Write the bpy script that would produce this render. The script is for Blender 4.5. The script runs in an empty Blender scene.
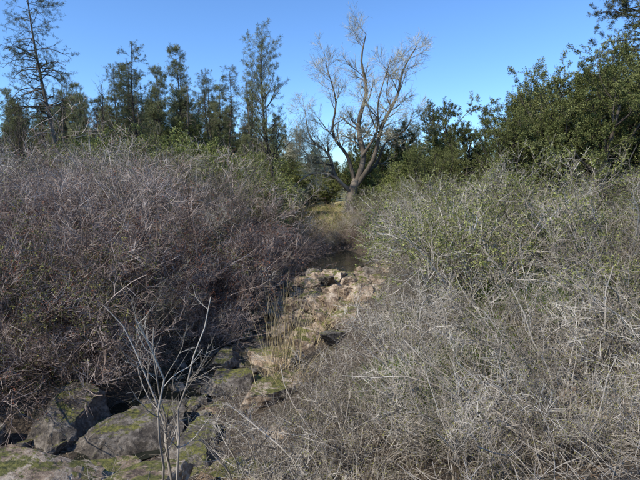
import bpy, math, numpy as np
from mathutils import Vector, noise as mnoise, Euler, Matrix
rng=np.random.default_rng(7)
S=bpy.context.scene
# ---------------------------------------------------------------- helpers
def nrm(v): return v/np.maximum(np.linalg.norm(v,axis=-1,keepdims=True),1e-9)
def rand_unit(n):
    return nrm(rng.normal(size=(n,3)))
def resample(P,K):
    P=np.array(P,float); n=len(P)
    t=np.linspace(0,n-1,K); out=[]
    for u in t:
        i=min(int(u),n-2); f=u-i
        p0=P[max(i-1,0)];p1=P[i];p2=P[i+1];p3=P[min(i+2,n-1)]
        out.append(0.5*((2*p1)+(-p0+p2)*f+(2*p0-5*p1+4*p2-p3)*f*f+(-p0+3*p1-3*p2+p3)*f**3))
    return np.array(out)
def grow(P,R,n,t0,t1,L,ang,up,K,wob,rr,rmin=0.0,fall=0.5,tip=0.35,angj=0.25,grav=0.0):
    N,K0,_=P.shape
    idx=np.repeat(np.arange(N),n); M=len(idx)
    t=rng.uniform(t0,t1,M)*(K0-1)
    i=np.minimum(t.astype(int),K0-2); f=(t-i)[:,None]
    p=P[idx,i]*(1-f)+P[idx,i+1]*f
    tan=nrm(P[idx,i+1]-P[idx,i])
    r=R[idx,i]*(1-f[:,0])+R[idx,i+1]*f[:,0]
    q=rand_unit(M); perp=nrm(q-(q*tan).sum(1,keepdims=True)*tan)
    a=ang+rng.normal(0,angj,M)
    d=tan*np.cos(a)[:,None]+perp*np.sin(a)[:,None]
    ln=L*(1-fall*t/(K0-1))*rng.uniform(0.55,1.25,M)
    r0=np.maximum(r*rr,rmin)
    out=np.zeros((M,K,3)); out[:,0]=p
    step=(ln/(K-1))[:,None]
    for k in range(1,K):
        d=nrm(d+np.array([0,0,up-grav*k/(K-1)])+rng.normal(0,wob,(M,3)))
        out[:,k]=out[:,k-1]+d*step
    RR=r0[:,None]*np.linspace(1,tip,K)[None,:]
    return out,RR
DATA={}
class MB:
    def __init__(s): s.v=[];s.f=[];s.m=[];s.r=[];s.sm=[];s.n=0
    def tubes(s,P,R,mat=0,sides=3):
        if sides==1: return s.ribbons(P,R,mat)
        N,K,_=P.shape
        T=np.zeros_like(P); T[:,1:-1]=P[:,2:]-P[:,:-2]; T[:,0]=P[:,1]-P[:,0]; T[:,-1]=P[:,-1]-P[:,-2]
        T=nrm(T)
        ref=rand_unit(N)[:,None,:]*np.ones((1,K,1))
        U=nrm(ref-(ref*T).sum(-1,keepdims=True)*T); V=np.cross(T,U)
        a=np.arange(sides)*2*math.pi/sides
        vv=P[:,:,None,:]+R[:,:,None,None]*(U[:,:,None,:]*np.cos(a)[None,None,:,None]+V[:,:,None,:]*np.sin(a)[None,None,:,None])
        base=s.n+(np.arange(N)*K*sides)[:,None,None]+(np.arange(K-1)*sides)[None,:,None]
        j=np.arange(sides)[None,None,:]; j2=(j+1)%sides
        F=np.stack([base+j,base+j2,base+j2+sides,base+j+sides],-1).reshape(-1,4)
        s.v.append(vv.reshape(-1,3)); s.f.append(F); s.n+=N*K*sides
        s.m.append(np.full(len(F),mat)); s.sm.append(np.ones(len(F),bool))
        s.r.append(np.repeat(rng.random(N),(K-1)*sides))
    def ribbons(s,P,R,mat=0):
        """very fine twigs: slim flat blades instead of round tubes"""
        N,K,_=P.shape
        T=np.zeros_like(P); T[:,1:-1]=P[:,2:]-P[:,:-2]; T[:,0]=P[:,1]-P[:,0]; T[:,-1]=P[:,-1]-P[:,-2]; T=nrm(T)
        ref=rand_unit(N)[:,None,:]*np.ones((1,K,1)); U=nrm(np.cross(T,ref))*R[:,:,None]*1.15
        vv=np.stack([P-U,P+U],2)
        base=s.n+(np.arange(N)*K*2)[:,None]+(np.arange(K-1)*2)[None,:]
        F=np.stack([base,base+1,base+3,base+2],-1).reshape(-1,4)
        s.v.append(vv.reshape(-1,3)); s.f.append(F); s.n+=N*K*2
        s.m.append(np.full(len(F),mat)); s.sm.append(np.zeros(len(F),bool)); s.r.append(np.repeat(rng.random(N),K-1))
    def leaves(s,C,D,size,width,mat=1,flat=0.3,rv=None):
        N=len(C); D=nrm(D); q=rand_unit(N)+np.array([0,0,flat])
        W=nrm(np.cross(D,q)); sz=(size*rng.uniform(0.6,1.3,N))[:,None]
        v=np.stack([C,C+D*sz*0.5+W*sz*width*0.5,C+D*sz,C+D*sz*0.5-W*sz*width*0.5],1)
        F=s.n+np.arange(N*4).reshape(N,4)
        s.v.append(v.reshape(-1,3)); s.f.append(F); s.n+=N*4
        s.m.append(np.full(N,mat)); s.sm.append(np.zeros(N,bool)); s.r.append(rng.random(N) if rv is None else rv)
    def mesh(s,name,mats,keep=False):
        v=np.concatenate(s.v).astype(np.float32);f=np.concatenate(s.f).astype(np.int32)
        mi=np.concatenate(s.m).astype(np.int32); sm=np.concatenate(s.sm); rr=np.concatenate(s.r).astype(np.float32)
        me=bpy.data.meshes.new(name)
        me.vertices.add(len(v)); me.vertices.foreach_set('co',v.ravel())
        me.loops.add(f.size); me.loops.foreach_set('vertex_index',f.ravel())
        me.polygons.add(len(f)); me.polygons.foreach_set('loop_start',(np.arange(len(f))*4).astype(np.int32))
        me.polygons.foreach_set('material_index',mi)
        me.polygons.foreach_set('use_smooth',sm)
        at=me.attributes.new('rnd','FLOAT','FACE'); at.data.foreach_set('value',rr)
        me.update(calc_edges=True)
        for m in mats: me.materials.append(m)
        if keep: DATA[me.name]=(v,f,mi,sm,rr,mats)
        return me
def on_branches(P,n,t0=0.1,t1=1.0,jit=0.0):
    N,K0,_=P.shape; idx=rng.integers(0,N,n); t=rng.uniform(t0,t1,n)*(K0-1)
    i=np.minimum(t.astype(int),K0-2); f=(t-i)[:,None]
    p=P[idx,i]*(1-f)+P[idx,i+1]*f; tan=nrm(P[idx,i+1]-P[idx,i])
    return p+rng.normal(0,1,(n,3))*jit,tan
def obj(name,me,loc=(0,0,0),rz=0,sc=1.0,parent=None,tilt=(0,0)):
    o=bpy.data.objects.new(name,me); S.collection.objects.link(o)
    o.location=loc; o.rotation_euler=(tilt[0],tilt[1],rz)
    o.scale=(sc,sc,sc) if np.isscalar(sc) else sc
    if parent: o.parent=parent
    return o
def empty(name):
    e=bpy.data.objects.new(name,None); S.collection.objects.link(e); return e
# ---------------------------------------------------------------- materials
def newmat(name):
    m=bpy.data.materials.new(name); m.use_nodes=True; nt=m.node_tree
    for n in list(nt.nodes): nt.nodes.remove(n)
    return m,nt,nt.nodes,nt.links
def ramp(N,stops):
    r=N.new('ShaderNodeValToRGB'); e=r.color_ramp.elements
    while len(e)<len(stops): e.new(0.5)
    for k,(p,c) in enumerate(stops): e[k].position=p; e[k].color=(*c,1)
    return r
def foliage(name,cols,transl=0.0,rough=0.6,nscale=1.2,objvar=0.3):
    m,nt,N,L=newmat(name)
    at=N.new('ShaderNodeAttribute'); at.attribute_name='rnd'
    tc=N.new('ShaderNodeTexCoord'); nz=N.new('ShaderNodeTexNoise'); nz.inputs['Scale'].default_value=nscale; nz.inputs['Detail'].default_value=0
    L.new(tc.outputs['Object'],nz.inputs['Vector'])
    oi=N.new('ShaderNodeObjectInfo')
    a=N.new('ShaderNodeMath');a.operation='MULTIPLY_ADD'; L.new(at.outputs['Fac'],a.inputs[0]); a.inputs[1].default_value=0.6; 
    b=N.new('ShaderNodeMath');b.operation='MULTIPLY_ADD'; L.new(nz.outputs['Fac'],b.inputs[0]); b.inputs[1].default_value=0.9; 
    c=N.new('ShaderNodeMath');c.operation='MULTIPLY_ADD'; L.new(oi.outputs['Random'],c.inputs[0]); c.inputs[1].default_value=objvar; c.inputs[2].default_value=-0.25-objvar*0.5
    L.new(c.outputs[0],b.inputs[2]); L.new(b.outputs[0],a.inputs[2])
    r=ramp(N,[(i/(len(cols)-1),cc) for i,cc in enumerate(cols)]); L.new(a.outputs[0],r.inputs['Fac'])
    o=N.new('ShaderNodeOutputMaterial')
    p=N.new('ShaderNodeBsdfDiffuse'); L.new(r.outputs['Color'],p.inputs['Color'])
    if transl>0:
        t=N.new('ShaderNodeBsdfTranslucent'); L.new(r.outputs['Color'],t.inputs['Color'])
        mx=N.new('ShaderNodeMixShader'); mx.inputs[0].default_value=transl
        L.new(p.outputs[0],mx.inputs[1]);L.new(t.outputs[0],mx.inputs[2]);L.new(mx.outputs[0],o.inputs['Surface'])
    else: L.new(p.outputs[0],o.inputs['Surface'])
    return m
def bark(name,cols,sc=8,objvar=0.0): 
    return foliage(name,cols,0,0.85,sc,objvar)
B_GREY=bark('bark_grey_twigs',[(0.065,0.052,0.040),(0.28,0.24,0.192),(0.62,0.555,0.475)],1.3)
B_PURP=bark('bark_purple_grey',[(0.065,0.046,0.037),(0.28,0.212,0.174),(0.60,0.505,0.435)],1.3)
B_PALE=bark('bark_pale',[(0.08,0.063,0.048),(0.29,0.247,0.196),(0.62,0.56,0.475)],1.3)
B_DARK=bark('bark_dark',[(0.03,0.024,0.02),(0.08,0.065,0.052),(0.16,0.135,0.11)],3)
B_COTT=bark('bark_cottonwood',[(0.05,0.04,0.03),(0.13,0.105,0.08),(0.26,0.215,0.165)],1.5)
B_TWIGT=bark('bark_cottonwood_twigs',[(0.25,0.22,0.145),(0.42,0.38,0.265),(0.55,0.51,0.37)],1.5)
L_OLIVE=foliage('leaf_olive',[(0.06,0.06,0.02),(0.18,0.17,0.055),(0.33,0.31,0.12)],objvar=0)
L_GREYG=foliage('leaf_grey_green',[(0.055,0.063,0.02),(0.17,0.182,0.056),(0.33,0.335,0.12)],objvar=0)
L_RUST=foliage('leaf_rust',[(0.06,0.03,0.02),(0.19,0.075,0.045),(0.30,0.15,0.09)],objvar=0)
L_GREEN=foliage('leaf_green',[(0.07,0.08,0.024),(0.21,0.23,0.07),(0.38,0.39,0.15)])
L_OAK=foliage('leaf_oak',[(0.03,0.036,0.012),(0.125,0.138,0.046),(0.28,0.285,0.115)],0.0,0.5,0.7)
L_OAKD=foliage('leaf_oak_dark',[(0.022,0.029,0.011),(0.075,0.087,0.03),(0.17,0.18,0.067)],0.0,0.5,0.7)
L_PINE=foliage('needle_grey_pine',[(0.08,0.085,0.036),(0.21,0.215,0.105),(0.37,0.365,0.19)],0.0,0.5,0.6)
L_PINED=foliage('needle_dark_pine',[(0.04,0.044,0.02),(0.13,0.135,0.063),(0.25,0.25,0.125)],0.0,0.5,0.5)
L_GRASS=foliage('grass_green',[(0.05,0.085,0.014),(0.13,0.20,0.032),(0.24,0.32,0.075)],0.2)
L_DRY=foliage('grass_dry',[(0.22,0.165,0.09),(0.42,0.33,0.18),(0.58,0.49,0.31)],0.1)
L_LITT=foliage('leaf_litter',[(0.035,0.025,0.017),(0.12,0.085,0.056),(0.30,0.235,0.165)],0.0)
def ground_mat():
    m,nt,N,L=newmat('ground_soil')
    g=N.new('ShaderNodeNewGeometry')
    n1=N.new('ShaderNodeTexNoise');n1.inputs['Scale'].default_value=0.35;n1.inputs['Detail'].default_value=6
    n2=N.new('ShaderNodeTexNoise');n2.inputs['Scale'].default_value=14;n2.inputs['Detail'].default_value=8
    for n in(n1,n2):L.new(g.outputs['Position'],n.inputs['Vector'])
    r1=ramp(N,[(0.3,(0.022,0.016,0.011)),(0.5,(0.06,0.043,0.028)),(0.7,(0.15,0.112,0.072))])
    L.new(n2.outputs['Fac'],r1.inputs['Fac'])
    r2=ramp(N,[(0.55,(0,0,0)),(0.68,(.7,.7,.7))]);L.new(n1.outputs['Fac'],r2.inputs['Fac'])
    r3=ramp(N,[(0.3,(0.04,0.045,0.013)),(0.7,(0.13,0.125,0.05))]);L.new(n2.outputs['Fac'],r3.inputs['Fac'])
    mx=N.new('ShaderNodeMix');mx.data_type='RGBA';L.new(r2.outputs['Color'],mx.inputs['Factor']);L.new(r1.outputs['Color'],mx.inputs['A']);L.new(r3.outputs['Color'],mx.inputs['B'])
    sp=N.new('ShaderNodeSeparateXYZ');L.new(g.outputs['Position'],sp.inputs[0])
    mr=N.new('ShaderNodeMapRange');mr.inputs['From Min'].default_value=30;mr.inputs['From Max'].default_value=35;L.new(sp.outputs['Y'],mr.inputs['Value'])
    r4=ramp(N,[(0.35,(0.16,0.16,0.05)),(0.6,(0.38,0.32,0.16))]);L.new(n1.outputs['Fac'],r4.inputs['Fac'])
    m2=N.new('ShaderNodeMix');m2.data_type='RGBA';L.new(mr.outputs[0],m2.inputs['Factor']);L.new(mx.outputs['Result'],m2.inputs['A']);L.new(r4.outputs['Color'],m2.inputs['B'])
    p=N.new('ShaderNodeBsdfPrincipled');p.inputs['Roughness'].default_value=0.95;L.new(m2.outputs['Result'],p.inputs['Base Color'])
    b=N.new('ShaderNodeBump');b.inputs['Strength'].default_value=0.8;b.inputs['Distance'].default_value=0.06;L.new(n2.outputs['Fac'],b.inputs['Height']);L.new(b.outputs[0],p.inputs['Normal'])
    o=N.new('ShaderNodeOutputMaterial');L.new(p.outputs[0],o.inputs['Surface']);return m
def rock_mat(name,cs,moss=0.88):
    m,nt,N,L=newmat(name)
    g=N.new('ShaderNodeNewGeometry')
    n1=N.new('ShaderNodeTexNoise');n1.inputs['Scale'].default_value=2.2;n1.inputs['Detail'].default_value=8;n1.inputs['Roughness'].default_value=0.7
    n2=N.new('ShaderNodeTexNoise');n2.inputs['Scale'].default_value=16;n2.inputs['Detail'].default_value=8;n2.inputs['Roughness'].default_value=0.7
    n3=N.new('ShaderNodeTexNoise');n3.inputs['Scale'].default_value=3.2;n3.inputs['Detail'].default_value=10;n3.inputs['Roughness'].default_value=0.8
    for n in(n1,n2,n3):L.new(g.outputs['Position'],n.inputs['Vector'])
    ad=N.new('ShaderNodeMath');ad.operation='MULTIPLY_ADD';L.new(n2.outputs['Fac'],ad.inputs[0]);ad.inputs[1].default_value=0.7
    L.new(n1.outputs['Fac'],ad.inputs[2])
    r=ramp(N,[(0.68,cs[0]),(0.84,cs[1]),(0.98,cs[2])]);L.new(ad.outputs[0],r.inputs['Fac'])
    sp=N.new('ShaderNodeSeparateXYZ');L.new(g.outputs['Normal'],sp.inputs[0])
    mm=N.new('ShaderNodeMath');mm.operation='MULTIPLY_ADD';L.new(sp.outputs['Z'],mm.inputs[0]);mm.inputs[1].default_value=0.35;L.new(n3.outputs['Fac'],mm.inputs[2])
    r2=ramp(N,[(moss-0.02,(0,0,0)),(moss,(1,1,1))]);L.new(mm.outputs[0],r2.inputs['Fac'])
    r3=ramp(N,[(0.35,(0.03,0.038,0.008)),(0.65,(0.24,0.22,0.05))]);L.new(n2.outputs['Fac'],r3.inputs['Fac'])
    mx=N.new('ShaderNodeMix');mx.data_type='RGBA';L.new(r2.outputs['Color'],mx.inputs['Factor']);L.new(r.outputs['Color'],mx.inputs['A']);L.new(r3.outputs['Color'],mx.inputs['B'])
    p=N.new('ShaderNodeBsdfPrincipled');p.inputs['Roughness'].default_value=0.85;L.new(mx.outputs['Result'],p.inputs['Base Color'])
    b=N.new('ShaderNodeBump');b.inputs['Strength'].default_value=1.0;b.inputs['Distance'].default_value=0.06;L.new(ad.outputs[0],b.inputs['Height']);L.new(b.outputs[0],p.inputs['Normal'])
    o=N.new('ShaderNodeOutputMaterial');L.new(p.outputs[0],o.inputs['Surface']);return m
ROCK=rock_mat('rock_brown',[(0.09,0.06,0.04),(0.34,0.245,0.165),(0.60,0.49,0.365)],0.835)
ROCKG=rock_mat('rock_dark',[(0.035,0.028,0.023),(0.11,0.09,0.07),(0.28,0.24,0.195)],0.86)
# ---------------------------------------------------------------- terrain
CY=np.array([-40,4,5.2,6.6,8,12,18,22,26,30,34,40,60.]);CX=np.array([-60,-14,-9.5,-6.0,-3.7,-1.7,0.1,0.8,1.2,-1.0,-6,-16,-60.])
def cx(y): return np.interp(y,CY,CX)
def D(x,y):
    x=np.asarray(x,float);y=np.asarray(y,float); best=np.full(np.broadcast(x,y).shape,1e9)
    for k in range(len(CY)-1):
        ax,ay,bx,by=CX[k],CY[k],CX[k+1],CY[k+1]; dx,dy=bx-ax,by-ay
        t=np.clip(((x-ax)*dx+(y-ay)*dy)/(dx*dx+dy*dy),0,1)
        best=np.minimum(best,np.hypot(x-ax-t*dx,y-ay-t*dy))
    return best*np.where(x<cx(y),-1,1)
def ss(a,b,x):
    t=np.clip((x-a)/(b-a),0,1);return t*t*(3-2*t)
_w=[(rng.uniform(0,6.28),f,rng.uniform(0,6.28),a) for f,a in [(0.25,.18),(0.4,.14),(0.7,.08),(1.1,.06),(1.9,.035),(3.1,.025),(4.7,.015),(0.33,.15),(0.9,.06)]]
def H(x,y):
    x=np.asarray(x,float);y=np.asarray(y,float)
    d=D(x,y); zc=-0.9+1.8*ss(27,42,y)
    bl=1.7+1.9*ss(6,30,-d); br=1.25+1.6*ss(5,22,d)
    far=ss(27,36,y)*(1-ss(6,16,np.abs(x-1)))
    bl=bl*(1-far)+1.0*far; br=br*(1-far)+1.0*far
    wr=4.8+4.0*ss(14,6,y)
    s=np.where(d<0,ss(0.7,5.6,-d),ss(0.9,wr,d))
    h=zc+(np.where(d<0,bl,br)-zc)*s
    n=sum(a*np.sin(f*(x*math.cos(t)+y*math.sin(t))*2+p) for t,f,p,a in _w)
    h=h+n*(0.35+0.65*s)
    h=h+0.8*np.exp(-((x+3.2)/1.7)**2-((y-4.7)/1.1)**2)
    e=ss(4.6,1.0,y)*ss(-14,-6,x)
    h=h*(1-e)+2.0*e
    r=np.hypot(x,y); h=h+ss(60,400,r)*6*(0.5+0.5*np.sin(np.arctan2(x,y)*3+1))
    return h
def axis(a,b,st,far,nf):
    m=np.arange(a,b+st/2,st); lo=a-np.geomspace(0.5,far,nf)[::-1]; hi=b+np.geomspace(0.5,far,nf); return np.concatenate([lo,m,hi])
xs=axis(-26,26,0.16,1200,34); ys=axis(-6,46,0.16,1200,34)
X,Y=np.meshgrid(xs,ys); Z=H(X,Y)
v=np.stack([X,Y,Z],-1).reshape(-1,3); nx=len(xs);ny=len(ys)
ii=(np.arange(ny-1)[:,None]*nx+np.arange(nx-1)[None,:]).ravel()
mb=MB(); mb.v=[v]; mb.f=[np.stack([ii,ii+1,ii+nx+1,ii+nx],-1)]; mb.m=[np.zeros(len(ii))]; mb.sm=[np.ones(len(ii),bool)]; mb.r=[np.zeros(len(ii))]
obj('ground',mb.mesh('ground',[ground_mat()]))
m,nt,N,L=newmat('creek_water_mat'); p=N.new('ShaderNodeBsdfPrincipled'); p.inputs['Base Color'].default_value=(0.018,0.02,0.014,1); p.inputs['Roughness'].default_value=0.06
n=N.new('ShaderNodeTexNoise');n.inputs['Scale'].default_value=11;b=N.new('ShaderNodeBump');b.inputs['Strength'].default_value=1.0;b.inputs['Distance'].default_value=0.045
L.new(n.outputs['Fac'],b.inputs['Height']);L.new(b.outputs[0],p.inputs['Normal']);o=N.new('ShaderNodeOutputMaterial');L.new(p.outputs[0],o.inputs['Surface'])
yy=np.linspace(6,30,80); mb=MB(); v=[];
for y in yy:
    zz=-0.95+0.22*float(ss(18.5,20.5,y))
    for k in(-1,1): v.append((cx(y)+k*2.4,y,zz))
ii=np.arange(79)*2
mb.v=[np.array(v)];mb.f=[np.stack([ii,ii+1,ii+3,ii+2],-1)];mb.m=[np.zeros(79)];mb.sm=[np.ones(79,bool)];mb.r=[np.zeros(79)]
obj('creek_water',mb.mesh('creek_water',[m]))
# ---------------------------------------------------------------- rocks
import bmesh
def rock_mesh(seed,mat,sub=5):
    r=np.random.default_rng(seed); bm=bmesh.new(); bmesh.ops.create_icosphere(bm,subdivisions=sub,radius=1)
    pl=[(Vector(nrm(r.normal(size=3))),r.uniform(0.45,0.82)) for _ in range(14)]+[(Vector((0.1,0.05,1)).normalized(),0.55)]
    off=Vector(r.uniform(-50,50,3))
    for vv in bm.verts:
        c=vv.co.copy()
        for nn,dd in pl:
            k=c.dot(nn)-dd
            if k>0: c-=nn*k*0.96
        c*=1+0.10*mnoise.fractal(c*1.6+off,1.0,2.0,4)+0.05*mnoise.fractal(c*6+off,0.7,2.0,4)
        vv.co=c
    me=bpy.data.meshes.new('rock'); bm.to_mesh(me); bm.free(); me.polygons.foreach_set('use_smooth',[True]*len(me.polygons)); me.materials.append(mat)
    try: me.set_sharp_from_angle(angle=math.radians(30))
    except Exception: pass
    return me
RM=[rock_mesh(i,ROCK) for i in range(6)]+[rock_mesh(20+i,ROCKG) for i in range(4)]
def rock(name,x,y,s,k=None,dz=0.0,parent=None,rz=None,til=0.3):
    k=rng.integers(0,10) if k is None else k
    sx,sy,sz=(s if not np.isscalar(s) else (s*rng.uniform(.8,1.3),s*rng.uniform(.8,1.2),s*rng.uniform(.5,.8)))
    return obj(name,RM[k],(x,y,float(H(x,y))+dz),rng.uniform(0,6.28) if rz is None else rz,(sx,sy,sz),parent,(rng.normal(0,til),rng.normal(0,til)))
for (x,y,s,k,dz) in [(-3.6,4.9,(1.5,1.0,0.42),0,0.0),(-2.2,4.7,(1.0,0.65,0.3),3,0.02),(-4.8,5.5,(1.1,0.85,0.4),1,0.06),(-2.9,5.7,(1.0,0.65,0.35),2,0.0),(-1.1,4.5,(1.05,0.55,0.28),0,0.02),(-0.3,4.6,(0.6,.45,.2),3,0.03),
        (-3.4,7.7,(1.25,0.95,0.58),7,0.05),(-2.1,7.2,(0.7,0.6,0.42),6,0.0),(-4.7,8.0,(0.9,0.8,0.6),8,0.1),(-5.8,7.1,(0.9,0.7,0.5),9,0.1),(-1.9,6.2,(0.65,0.5,0.3),8,0.0),(-1.2,5.9,(0.7,0.5,0.25),1,0.0),
        (-1.0,8.9,(1.2,0.7,0.5),1,0.05),(-2.0,9.5,(0.7,0.55,0.4),7,0.1),(-2.3,10.8,(0.6,0.5,0.4),7,0.1),(-1.2,10.9,(0.9,0.6,0.4),3,0.1),(-0.4,12.2,(0.9,0.6,0.42),2,0.1),(0.4,11.2,(0.7,0.5,0.35),6,0.05),(0.9,12.6,(0.8,0.55,0.4),0,0.05),
        (-0.7,13.4,(0.8,0.6,0.45),8,0.12),(0.4,13.6,(.7,.55,.45),4,.12),(-.4,7.0,(.5,.4,.25),3,0),(1.2,6.6,(0.35,0.3,0.2),4,0.0),(2.1,6.1,(0.3,0.3,0.2),5,0.0),(3.1,4.6,(.6,.45,.25),2,0.05),(4.4,4.9,(.5,.4,.25),0,0.05)]:
    rock('boulder',x,y,s,k,dz,til=0.12)
pile=empty('creek_rock_pile')
for i in range(190):
    y=rng.normal(15.6,1.25); x=.4+rng.normal(0,.9); s=rng.uniform(0.18,0.55)
    rr=((y-15.9)/2.0)**2+((x-.4)/1.5)**2
    o=rock('rock',x,y,s,None if rng.random()<.3 else rng.integers(0,6),0,pile)
    o.location.z=-0.75+0.75*math.exp(-rr)+rng.uniform(-.08,.22)+max(0,float(H(x,y))+.75)*.6
for i in range(130):
    y=rng.uniform(12.5,21.5); x=cx(y)+rng.normal(0.4,1.2); rock('rock',x,y,rng.uniform(.12,.45),None,.08,pile)
bed=empty('creek_bed_stones')
for i in range(340):
    y=rng.uniform(6,20.5); x=cx(y)+rng.normal(0,.9); rock('stone',x,y,rng.uniform(0.04,0.24),None if rng.random()<.4 else rng.integers(6,10),0.02,bed)
# ---------------------------------------------------------------- shrubs
def shrub(name,barkm,leafm,stems=16,Lst=2.1,n1=8,n2=6,n3=3,leaves=0,leaf=0.03,lw=0.5,spread=0.75,up=0.10,r0=0.014,rmin=0.0023,wob=0.14,l1=0.85,l2=0.45,l3=0.24):
    a=rng.uniform(0,6.28,stems); base=np.stack([np.cos(a),np.sin(a),0*a],1)*rng.uniform(0.02,0.28,stems)[:,None]
    K=8; P=np.zeros((stems,K,3));P[:,0]=base-np.array([0,0,0.25])
    tl=rng.uniform(0.1,1,stems)**0.7*spread; b=a+rng.normal(0,.5,stems)
    d=np.stack([np.cos(b)*np.sin(tl),np.sin(b)*np.sin(tl),np.cos(tl)],1); ln=Lst*rng.uniform(.6,1.2,stems)
    for k in range(1,K):
        d=nrm(d+rng.normal(0,wob,(stems,3))+np.stack([np.cos(b),np.sin(b),0*b],1)*0.06); P[:,k]=P[:,k-1]+d*(ln/(K-1))[:,None]
    R=(r0*rng.uniform(.6,1.3,stems))[:,None]*np.linspace(1,.3,K)
    m=MB(); m.tubes(P,R,0,5)
    P1,R1=grow(P,R,n1,.2,1,l1,.75,up,6,.2,.6,rmin*1.5); m.tubes(P1,R1,0,3)
    P2,R2=grow(P1,R1,n2,.15,1,l2,.7,up*.6,4,.24,.65,rmin*1.15); m.tubes(P2,R2,0,1)
    P3,R3=grow(P2,R2,n3,.15,1,l3,.7,up*.4,2,.2,.7,rmin,tip=.5); m.tubes(P3,R3,0,1)
    if leaves:
        c,t=on_branches(P3,leaves); m.leaves(c,t*0.6+rand_unit(leaves),leaf,lw)
    return m.mesh(name,[barkm,leafm],True)
bare=[shrub('bare_shrub',B_PURP,L_RUST,leaves=1300,leaf=.022) for _ in range(4)]
bareg=[shrub('bare_shrub',B_GREY,L_OLIVE,leaves=3500,leaf=.024) for _ in range(4)]
rust=[shrub('red_leaf_shrub',B_PURP,L_RUST,leaves=5500,leaf=.032,n3=2)]
olive=[shrub('leafy_shrub',B_GREY,L_GREYG,leaves=14000,leaf=.030,n3=2) for _ in range(3)]
green=[shrub('green_shrub',B_GREY,L_GREEN,leaves=13000,leaf=.05,n3=2) for _ in range(2)]
olv2=[shrub('olive_shrub',B_PURP,L_OLIVE,leaves=9000,leaf=.032,n3=2) for _ in range(2)]
pale=[shrub('pale_bramble',B_PALE,L_OLIVE,stems=14,Lst=1.9,n1=8,n2=5,n3=3,leaves=1500,leaf=.024,spread=1.1,up=.05,r0=.014,rmin=.0024,wob=.2) for _ in range(4)]
cane=[shrub('pale_cane_shrub',B_PALE,L_OLIVE,stems=11,Lst=2.7,n1=7,n2=4,n3=2,leaves=400,leaf=.022,spread=.8,up=.04,r0=.018,rmin=.003,wob=.19,l1=1.0) for _ in range(3)]
MERGE={}
def put(name,me,x,y,sc,group=None,tilt=.08,dz=-0.05,lean=None):
    """shrub of a thicket: all shrubs of one thicket are merged into one mesh"""
    rot=Euler((rng.normal(0,tilt),rng.normal(0,tilt),rng.uniform(0,6.28))).to_matrix()
    if lean is not None:
        ax=Vector((-lean[1],lean[0],0)); rot=Matrix.Rotation(ax.length,3,ax.normalized())@rot
    s=np.array([sc*rng.uniform(.9,1.15),sc*rng.uniform(.9,1.15),sc*rng.uniform(.8,1.15)])
    loc=np.array([x,y,float(H(x,y))+dz])
    if group: MERGE.setdefault(group,[]).append((me.name,np.array(rot)*s[None,:],loc,rng.uniform(-.35,.35)))
    else:
        o=obj(name,me,loc,0,tuple(s)); o.rotation_euler=rot.to_euler()
def flush():
    for g,items in MERGE.items():
        mats=[];V=[];F=[];M=[];SM=[];R=[];n=0
        for nm,A,t,u in items:
            v,f,mi,sm,rr,ms=DATA[nm]
            mp=[]
            for q in ms:
                if q not in mats: mats.append(q)
                mp.append(mats.index(q))
            V.append((v@A.T+t).astype(np.float32));F.append(f+n);n+=len(v);M.append(np.array(mp)[mi]);SM.append(sm);R.append(rr+u)
        b=MB();b.v=V;b.f=F;b.m=M;b.sm=SM;b.r=R
        obj(g,b.mesh(g,mats)); print(g,len(items),sum(len(f) for f in F))
def pick(l): return l[rng.integers(0,len(l))]
def open_bed(x,y):   # the stony open part of the creek bed carries no shrubs
    return 8.8<y<26 and -.045*y-1.4<x<.09*y+1.45
GB,GL,GG,GP='bare_brush_thicket','leafy_brush_thicket','green_brush_thicket','pale_bramble_thicket'
yv=5.0
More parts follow.
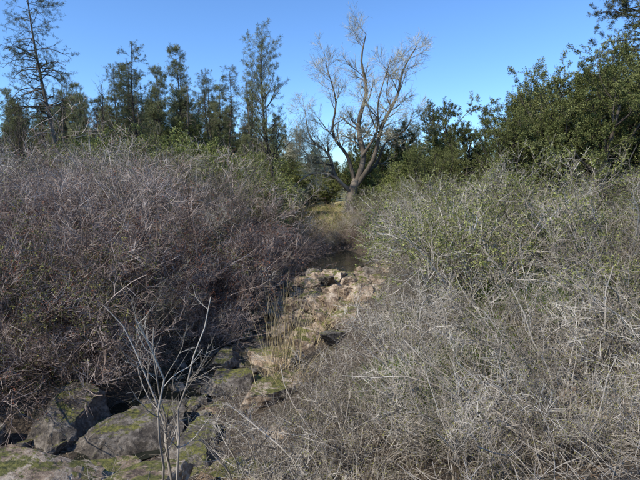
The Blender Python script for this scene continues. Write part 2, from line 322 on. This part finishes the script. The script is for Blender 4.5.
while yv<42:
    st=1.35+0.04*yv
    xv=-0.76*yv-2.5
    while xv<0.76*yv+2.5:
        x=xv+rng.uniform(-.55,.55)*st; y=yv+rng.uniform(-.55,.55)*st; xv+=st
        d=float(D(x,y))
        mound=0.5+0.5*math.sin(x*1.1+1.3*math.sin(y*.6))*math.sin(y*.8+x*.3)
        if y>30 and -2.2<x<4.4: continue
        if open_bed(x,y): continue
        if y<27 and d<0 and d>-2.3: continue
        if y<27 and d>0 and d<(1.7 if y>10 else 4.2): continue
        if y<8.5 and 0<d<7 and x>0.5 and rng.random()<.4: continue
        if y<6.5 and d>0 and x<0.5: continue
        if y>=27 and abs(d)<1.0: continue
        if d<0 and y<31:
            sc=(1.2+.65*mound)*rng.uniform(.9,1.1)
            u=rng.random()
            nz=math.sin(x*.5+1)+math.sin(y*.45+x*.2)
            if y>21 and u<.5 : put('green',pick(green+olv2),x,y,sc*.95,GG)
            elif nz>0.6 and u<.65: put('leafy',pick(olv2+olive),x,y,sc,GL)
            elif u<.10: put('rust',rust[0],x,y,sc*.9,GB)
            elif u>.9: put('cane',pick(cane),x,y,sc*.8,GB)
            else: put('bare',pick(bare+bareg[:2]),x,y,sc,GB)
        elif y<31:
            sc=(.95+.5*mound)*rng.uniform(.9,1.1) if d>3.5 else rng.uniform(.8,1.15)
            if y<8: sc*=.8
            u=rng.random()
            if y<8.5: 
                if u<.6: put('pale',pick(pale+bareg[:3]),x,y,sc,GP)
                elif u<.8: put('leafy',pick(olive),x,y,sc*.9,GL)
                else: put('cane',pick(cane),x,y,sc*.85,GP)
            elif u<.68: put('leafy',pick(olive),x,y,sc*1.05,GL)
            elif u<.88: put('bare',pick(bareg),x,y,sc*1.05,GB)
            elif u<.94: put('cane',pick(cane),x,y,sc*.8,GP)
            else: put('pale',pick(pale),x,y,sc,GP)
        else:
            sc=rng.uniform(.9,1.5)
            u=rng.random()
            if u<.6: put('green',pick(green),x,y,sc,GG)
            elif u<.8: put('leafy',pick(olv2),x,y,sc,GL)
            else: put('bare',pick(bareg),x,y,sc,GB)
    yv+=st
def edge(side,y0,y1,step,off,sc0,sc1,l):
    t=y0
    while t<y1:
        y=t+rng.uniform(-.3,.3); q=off*rng.uniform(.75,1.25)
        tx=float(cx(y+.2)-cx(y-.2)); tn=math.hypot(tx,.4); nxv,nyv=.4/tn,-tx/tn
        x=float(cx(y))+side*q*nxv; yy2=y+side*q*nyv
        if float(D(x,yy2))*side>0.5 and not open_bed(x,yy2):
            put('bank',pick(l),x,yy2,rng.uniform(sc0,sc1),GB,lean=(-side*.32*nxv,-side*.32*nyv))
        t+=step
edge(-1,6.2,27,.75,1.8,.8,1.1,bare+bareg[:1]); edge(-1,6.2,27,1.1,2.7,1.1,1.45,bare+olv2[:1]+rust)
edge(1,12.5,27,.7,3.1,.6,.9,olive+bareg)
for (x,y,s) in [(-4,27,1.5),(-6.5,26,1.7),(-9,28,2.0),(-11.5,27,1.8),(-7.5,31,2.1),(-4.2,33,1.6),(-6,37,2.0),(5.2,31,1.5),(6.8,33,1.8),(4.8,38,1.6),(4.2,33,1.2)]:
    put('green_willow_shrub',pick(green),x,y,s)
for (x,y,s) in [(0.4,28.6,.8),(-1.0,28.6,.95),(1.8,29,.85),(2.9,29,1.0),(-2.2,29.6,1.1),(0.6,30.3,.7),(-1.4,25.5,.9),(3.8,27.5,1.0),(-1.6,22.5,.85),(4.1,24,.9),(-.4,31,.65),(1.6,30.8,.7),(-1.6,31.2,.9),(2.8,31.5,.8),(.9,29.5,.75),(-.2,29.7,.8),(4.0,30,1.0)]:
    put('bare',pick(bareg+bare+olv2[:1]),x,y,s,GB)
for (x,y,s) in [(-.1,4.5,.85),(0.5,4.9,.85),(-.6,5.4,.7),(1.2,4.7,.7),(2.0,4.7,.75),(2.9,4.8,.85),(3.7,5.0,.95),(4.4,5.6,1.05),(0.5,6.2,.65),(3.4,6.4,.7),(4.9,7.2,1.1),(.3,7.4,.55),(3.4,4.1,.75),(2.6,4.0,.65),(2.4,9.6,.8),
      (-.2,6.6,.5),(3.0,3.6,.6),(3.9,3.9,.75),(2.5,7.8,.65),(1.4,3.9,.5),(0.2,4.0,.45),(2.1,3.6,.5),(3.6,3.4,.55),(2.0,10.8,.55),(2.4,12.0,.6),(2.7,13.4,.7),(1.2,9.2,.5),(-.7,4.4,.5)]:
    put('pale_bramble',pick(pale+bareg[:2]),x,y,s,GP)
flush()
for (x,y,s) in [(3.0,5.9,.75),(4.5,6.6,.85),(2.0,5.1,.55),(5.2,7.6,.9),(.7,5.1,.55),(3.6,8.6,.8),(5.0,6.0,.8),(-.4,4.9,.5),(.2,5.6,.5)]:
    put('pale_cane_shrub',pick(cane),x,y,s)
def sapling(h=2.2,n=4):
    P=[];
    for i in range(n):
        a=rng.uniform(0,6.28);t=rng.uniform(.15,.6);d=np.array([math.cos(a)*t,math.sin(a)*t,1]);p=np.zeros(3);l=[p-np.array([0,0,.2])]
        hh=h*rng.uniform(.7,1.1)
        for k in range(8): d=nrm(d+rng.normal(0,.15,3));p=p+d*hh/8;l.append(p)
        P.append(l)
    P=np.array(P);R=.014*np.linspace(1,.3,9)[None]*np.ones((n,1));m=MB();m.tubes(P,R,0,6)
    P1,R1=grow(P,R,8,.2,1,.65,.85,.10,6,.16,.6,.0035);m.tubes(P1,R1,0,4)
    P2,R2=grow(P1,R1,5,.2,1,.25,.85,.1,4,.15,.7,.0024);m.tubes(P2,R2,0,3)
    return m.mesh('bare_sapling',[B_GREY,L_DRY],True)
sp=[sapling(),sapling(2.0,5)]
for x,y,s in[(-1.6,4.7,1.1),(-1.0,5.3,.85),(3.9,6.3,.9),(1.0,5.4,.7)]:
    put('bare_sapling',pick(sp),x,y,s,dz=0)
# ---------------------------------------------------------------- grasses
def grass(name,pts,n,h,w,mat,spread,lean=.35,curl=.22):
    m=MB(); pts=np.array(pts); idx=rng.integers(0,len(pts),n)
    xy=pts[idx,:2]+rng.normal(0,1,(n,2))*spread
    z=H(xy[:,0],xy[:,1]); K=4;P=np.zeros((n,K,3));P[:,0]=np.stack([xy[:,0],xy[:,1],z-.02],1)
    d=nrm(np.stack([rng.normal(0,lean,n),rng.normal(0,lean,n),np.ones(n)],1)); hh=h*rng.uniform(.5,1.2,n)
    b=nrm(np.stack([d[:,0],d[:,1],0*hh-0.02],1))
    for k in range(1,K): d=nrm(d+b*curl);P[:,k]=P[:,k-1]+d*(hh/(K-1))[:,None]
    R=w*np.array([1,.9,.6,.15])[None]*np.ones((n,1)); m.tubes(P,R,0,1)
    obj(name,m.mesh(name,[mat]))
gp=[(rng.normal(1.7,.45),rng.normal(6.3,.5)) for _ in range(24)]+[(rng.normal(4.0,.6),rng.normal(7.4,.5)) for _ in range(24)]+[(rng.uniform(.5,6),rng.uniform(5,10)) for _ in range(16)]
grass('green_grass',gp,15000,.42,.0042,L_GRASS,.13,.45)
grass('dry_grass_tuft',[(-0.85,10.4),(-0.75,10.7),(-1.0,10.0)],100,2.0,.0045,L_DRY,.16,.08,.05)
grass('dry_grass_tuft',[(-0.2,12.2),(0.4,13),(-.6,9)],200,1.1,.005,L_DRY,.3,.15)
mp=[(rng.uniform(-4,6),rng.uniform(31,42)) for _ in range(300)]
grass('meadow_grass',mp,14000,.4,.009,L_DRY,.5)
grass('meadow_grass',mp,10000,.3,.009,L_GRASS,.5)
n=60000; xy=np.stack([rng.uniform(-7,9,n),2.0+13*rng.random(n)**1.5,],1); z=H(xy[:,0],xy[:,1])
m=MB(); m.leaves(np.stack([xy[:,0],xy[:,1],z+.012],1),rng.normal(size=(n,3))*np.array([1,1,.5]),.03,.5,0,.8); 
obj('leaf_litter',m.mesh('leaf_litter',[L_LITT]))
n=9000; xy=np.stack([rng.uniform(-5,7,n),2.3+10*rng.random(n)**1.5],1); z=H(xy[:,0],xy[:,1]); K=4; P=np.zeros((n,K,3)); P[:,0]=np.stack([xy[:,0],xy[:,1],z+.02],1)
d=nrm(rng.normal(size=(n,3))*np.array([1,1,.2])+np.array([0,0,.08])); ln=rng.uniform(.1,.5,n)
for k in range(1,K): d=nrm(d+rng.normal(0,.15,(n,3))*np.array([1,1,.4]));P[:,k]=P[:,k-1]+d*(ln/3)[:,None]
m=MB(); m.tubes(P,np.full((n,K),.003),0,3); obj('fallen_twigs',m.mesh('fallen_twigs',[B_GREY]))
# ---------------------------------------------------------------- trees
def tubesK(m,lists,r,K=12,mat=0,sides=8):
    P=np.array([resample(l,K) for l in lists]); R=np.array([np.linspace(a,b,K) for a,b in r]); m.tubes(P,R,mat,sides); return P,R
def cottonwood():
    m=MB()
    tubesK(m,[[(0,0,-.4),(-.15,0,1.0),(.0,.05,1.8),(.25,0,2.6)]],[(.44,.30)],10,0,10)
    limbs=[[(.2,0,2.2),(.75,.2,4.2),(.35,.4,6.4),(.9,.2,8.8),(.5,.1,10.8),(.8,0,12.6)],[(.15,0,2.0),(1.4,-.4,4.0),(1.9,-.6,6.2),(3.0,-.4,8.4),(3.3,-.5,10.0),(4.2,-.8,11.6)],
     [(0,0,1.6),(-1.2,.3,2.7),(-1.8,.6,4.4),(-3.1,.4,5.6),(-3.5,.8,7.6)],[(0,0,1.4),(-1.3,-.5,2.7),(-2.9,-.8,3.0),(-4.1,-.9,2.2),(-4.6,-.8,1.2)],
     [(.1,0,2.3),(-.4,.2,4.2),(-1.5,-.2,5.8),(-1.3,-.5,8),(-2.0,-.6,10.4)],[(.2,0,2.4),(1.7,1.0,3.6),(2.6,1.8,5.4),(4.0,1.9,6.2),(4.6,2,7.6)],[(.6,.1,4.2),(1.5,-1.0,5.8),(1.5,-1.9,7.8),(2.3,-2,10.6)],
     [(-1.5,.4,3.6),(-2.9,.2,4.0),(-4.2,.3,5.4)]]
    P,R=tubesK(m,limbs,[(.25,.03),(.20,.03),(.17,.025),(.13,.02),(.16,.025),(.13,.02),(.12,.02),(.08,.02)],16,0,8)
    P1,R1=grow(P,R,16,.25,1,2.5,.85,.08,8,.16,.45,.012,fall=.4); m.tubes(P1,R1,0,4)
    P2,R2=grow(P1,R1,10,.15,1,1.35,.7,.06,6,.16,.5,.007); m.tubes(P2,R2,1,3)
    P3,R3=grow(P2,R2,10,.1,1,.7,.6,.03,3,.15,.6,.006,tip=.6); m.tubes(P3,R3,1,1)
    return m.mesh('cottonwood_tree',[B_COTT,B_TWIGT])
def pine(name,h,crown0,Lb,nb,n2,tufts,nm,needle=.2,nw=.02,lean=(0,0),r=.2,droop=.05,ang=1.2,fall=.75,per=12,bm=None,bend=.25):
    m=MB(); t=np.linspace(0,1,6)
    pts=[(lean[0]*u+bend*math.sin(u*5+1)-bend*math.sin(1),lean[1]*u+bend*.6*math.sin(u*4),h*u-.3*(u==0)) for u in t]
    P,R=tubesK(m,[pts],[(r,.02)],22)
    P1,R1=grow(P,R,nb,crown0,.99,Lb,ang,.06,7,.08,.45,.012,fall=fall,grav=droop); m.tubes(P1,R1,0,4)
    P2,R2=grow(P1,R1,n2,.25,1,Lb*.33,.7,.08,5,.1,.6,.006,fall=.3); m.tubes(P2,R2,0,1)
    n=tufts; c,tn=on_branches(P2,n,.35,1,.02); c2=np.repeat(c,per,0); d=np.repeat(tn,per,0)*.7+rand_unit(n*per)
    rv=np.clip(np.repeat(rng.random(n),per)*.7+rng.random(n*per)*.3,0,1)
    m.leaves(c2,d,needle,nw/needle,1,.2,rv)
    return m.mesh(name,[bm or B_DARK,nm])
def oak(name,h,rad,leafm,n=50000,leaf=.06,trunks=3,r=.16):
    m=MB();L=[];
    for i in range(trunks):
        a=i*6.28/trunks+rng.uniform(0,1);q=rng.uniform(.25,.5)*rad
        L.append([(0,0,-.3),(math.cos(a)*q*.25,math.sin(a)*q*.25,h*.25),(math.cos(a)*q*.7,math.sin(a)*q*.7,h*.5),(math.cos(a)*q*1.1,math.sin(a)*q*1.1,h*.78)])
    P,R=tubesK(m,L,[(r,r*.3)]*trunks,12)
    P1,R1=grow(P,R,12,.15,1,rad*.85,.9,.08,8,.16,.55,.015,fall=.35);m.tubes(P1,R1,0,4)
    P2,R2=grow(P1,R1,8,.2,1,rad*.36,.8,.10,5,.18,.5,.008,fall=.3);m.tubes(P2,R2,0,3)
    P3,R3=grow(P2,R2,6,.2,1,rad*.15,.8,.1,3,.18,.5,.005);m.tubes(P3,R3,0,1)
    c,t=on_branches(P3,n,.1,1,.03);m.leaves(c,t*.5+rand_unit(n),leaf,.6,1,.8)
    return m.mesh(name,[B_DARK,leafm])
def plant(name,me,x,y,sc=1,rz=0,dz=-.1): return obj(name,me,(x,y,float(H(x,y))+dz),rz,sc)
plant('cottonwood_tree',cottonwood(),2.5,35,1.04)
plant('gray_pine_tree',pine('gray_pine_tree',12.6,.36,3.3,54,8,2500,L_PINE,.2,.014,(-.7,0),.17,-.02,.8,.55,9),-2.9,32)
plant('tall_pine_tree',pine('tall_pine_tree',19.0,.42,4.2,75,8,2200,L_PINED,.22,.016,(-1.6,0),.24,.35,1.35,.6,10),-22.0,40)
plant('slender_pine_tree',pine('slender_pine_tree',14.5,.25,2.2,60,8,2000,L_PINED,.2,.016,(.3,0),.16,.2,1.3,.6,10),-17.5,45)
plant('dark_pine_tree',pine('dark_pine_tree',17,.3,3.6,110,9,6500,L_PINED,.22,.022,(-.5,0),.25,.15,1.3,.6,10),20.8,30)
snag=pine('dead_pine_snag',12.5,.3,1.5,60,5,10,L_PINED,.2,.02,(.2,0),.17,.25,1.3,.5,3,B_COTT)
snag2=pine('dead_pine_snag',11,.2,2.6,50,7,10,L_PINED,.2,.02,(-.8,0),.17,-.05,.8,.5,3,B_DARK)
plant('dead_pine_snag',snag,-14.2,52);plant('dead_pine_snag',snag,-26,48,.9,2);plant('dead_pine_snag',snag2,-29,44,.9,4);plant('dead_pine_snag',snag2,-25.5,42,.8,1);plant('dead_pine_snag',snag2,-31,47,1.0,1)
oakA=oak('live_oak_tree',6.0,3.4,L_OAK,105000,.05); oakB=oak('live_oak_tree',6.5,3.0,L_OAKD,60000,.06); oakC=oak('live_oak_tree',5.2,3.2,L_OAK,95000,.05,4)
wil=oak('willow_thicket',4.2,2.8,L_GREEN,50000,.07,6,.06)
for me,x,y,s,r in[(oakA,10.4,17.8,.95,0),(oakC,8.6,20,.9,1),(oakC,12.6,18.5,1.05,2.2),(oakA,14,20,1.15,2),(oakC,11.4,22.5,1.2,5),(oakC,13,26,1.15,3),(oakB,13.8,30,1.2,1),(oakB,10.5,34,.9,4),(oakB,12.8,47,1.45,2),
    (oakB,5.8,39,1.1,5),(oakB,4.6,40.5,.95,2),(oakC,8.2,38,.95,1),(oakC,6,46,1.0,2),(oakB,18,36,1.1,0),(oakC,-13,44,.7,2),(oakA,-3,46,.75,3),(oakC,0.6,48,.7,3),(oakB,3.2,44,.7,1),(oakA,9,54,1,4),(oakC,17.5,26,1.3,5),(oakA,24,33,1.2,2),(oakC,6.8,27,.75,4),(oakA,-.8,56,.8,3),(oakB,1.0,52,.8,3)]:
    plant('live_oak_tree',me,x,y,s,r)
for x,y,s,r in[(-7,36,1.2,0),(-9.8,38,1.35,1),(-12.5,36,1.3,2),(-15.5,38,1.25,3),(-10.5,33,1.15,4),(-5,39,1.1,5),(-18.5,40,1.3,.5),(-4.4,36,.9,1.5),(5.6,35.5,.85,2.5),(-14,33,1.2,2),(-7.2,31.5,1.0,2.2),(-22,43,1.3,3),(-1.2,43,.8,1),(.6,42,.6,2),(7.4,34.5,1.0,1),(3.8,39,.9,2)]:
    plant('willow_thicket',wil,x,y,s,r)
F=[pine('forest_pine',14,.15,2.4,120,7,2500,L_PINED,.26,.020,(0,0),.17,.12,1.3,.9,9),pine('forest_pine',13,.25,2.6,90,7,2000,L_PINE,.26,.020,(.4,0),.16,.0,1.0,.8,9),
   pine('forest_pine',15,.35,2.1,70,6,900,L_PINED,.26,.020,(-.4,0),.17,.2,1.3,.6,9),pine('forest_pine',10,.1,2.4,120,7,2300,L_PINE,.26,.020,(-.2,0),.14,.1,1.2,.92,9)]
fe=empty('distant_forest')
for i in range(560):
    y=rng.uniform(52,112);x=rng.uniform(-.9,.9)*y
    if i%2==0: x=-abs(x)
    s=rng.uniform(.4,1.05)**.8*(1 if x<-4 else .58)
    if abs(x/y+.09)<.04: s*=.7
    if i%5==0: obj('tree',pick([oakA,oakB,oakC]),(x,y,float(H(x,y))-.1),rng.uniform(0,6.28),s*1.3,fe)
    elif i%6==1: obj('tree',pick([snag,snag2]),(x,y,float(H(x,y))-.1),rng.uniform(0,6.28),s*1.2,fe)
    else: obj('tree',pick(F),(x,y,float(H(x,y))-.1),rng.uniform(0,6.28),(s*1.1,s*1.1,s*rng.uniform(.9,1.3)),fe)
for i in range(200):
    r=rng.uniform(115,400);a=rng.uniform(-.9,.9);x=r*math.sin(a);y=r*math.cos(a)
    obj('tree',pick(F+[oakB]),(x,y,float(H(x,y))-.1),rng.uniform(0,6.28),rng.uniform(.8,1.2),fe)
# ---------------------------------------------------------------- light, sky, camera
sv=Vector((-0.61,-0.42,0.67)).normalized()
el=math.asin(sv.z);az=math.atan2(sv.x,sv.y)
w=bpy.data.worlds.new('World');S.world=w;w.use_nodes=True;nt=w.node_tree
sk=nt.nodes.new('ShaderNodeTexSky');sk.sky_type='NISHITA';sk.sun_disc=False;sk.sun_elevation=el;sk.sun_rotation=az;sk.air_density=1.0;sk.dust_density=0.4;sk.ozone_density=3.0;sk.altitude=400
mxn=nt.nodes.new('ShaderNodeMix');mxn.data_type='RGBA';mxn.blend_type='MULTIPLY';mxn.inputs['Factor'].default_value=1;mxn.inputs['B'].default_value=(0.86,1.17,1.52,1)
bg=nt.nodes['Background'];bg.inputs['Strength'].default_value=0.15;nt.links.new(sk.outputs[0],mxn.inputs['A']);nt.links.new(mxn.outputs['Result'],bg.inputs[0])
l=bpy.data.lights.new('sun','SUN');l.energy=5.0;l.angle=math.radians(.5);l.color=(1,.94,.82);lo=bpy.data.objects.new('sun',l);S.collection.objects.link(lo)
lo.rotation_euler=(-sv).to_track_quat('-Z','Y').to_euler()
c=bpy.data.cameras.new('camera');co=bpy.data.objects.new('camera',c);S.collection.objects.link(co);c.lens=26;c.sensor_width=36;c.clip_end=5000;c.clip_start=.05
co.location=(0,0,3.6);co.rotation_euler=(math.radians(82.5),0,0);S.camera=co
S.view_settings.view_transform='Standard';S.view_settings.look='None';S.view_settings.exposure=0
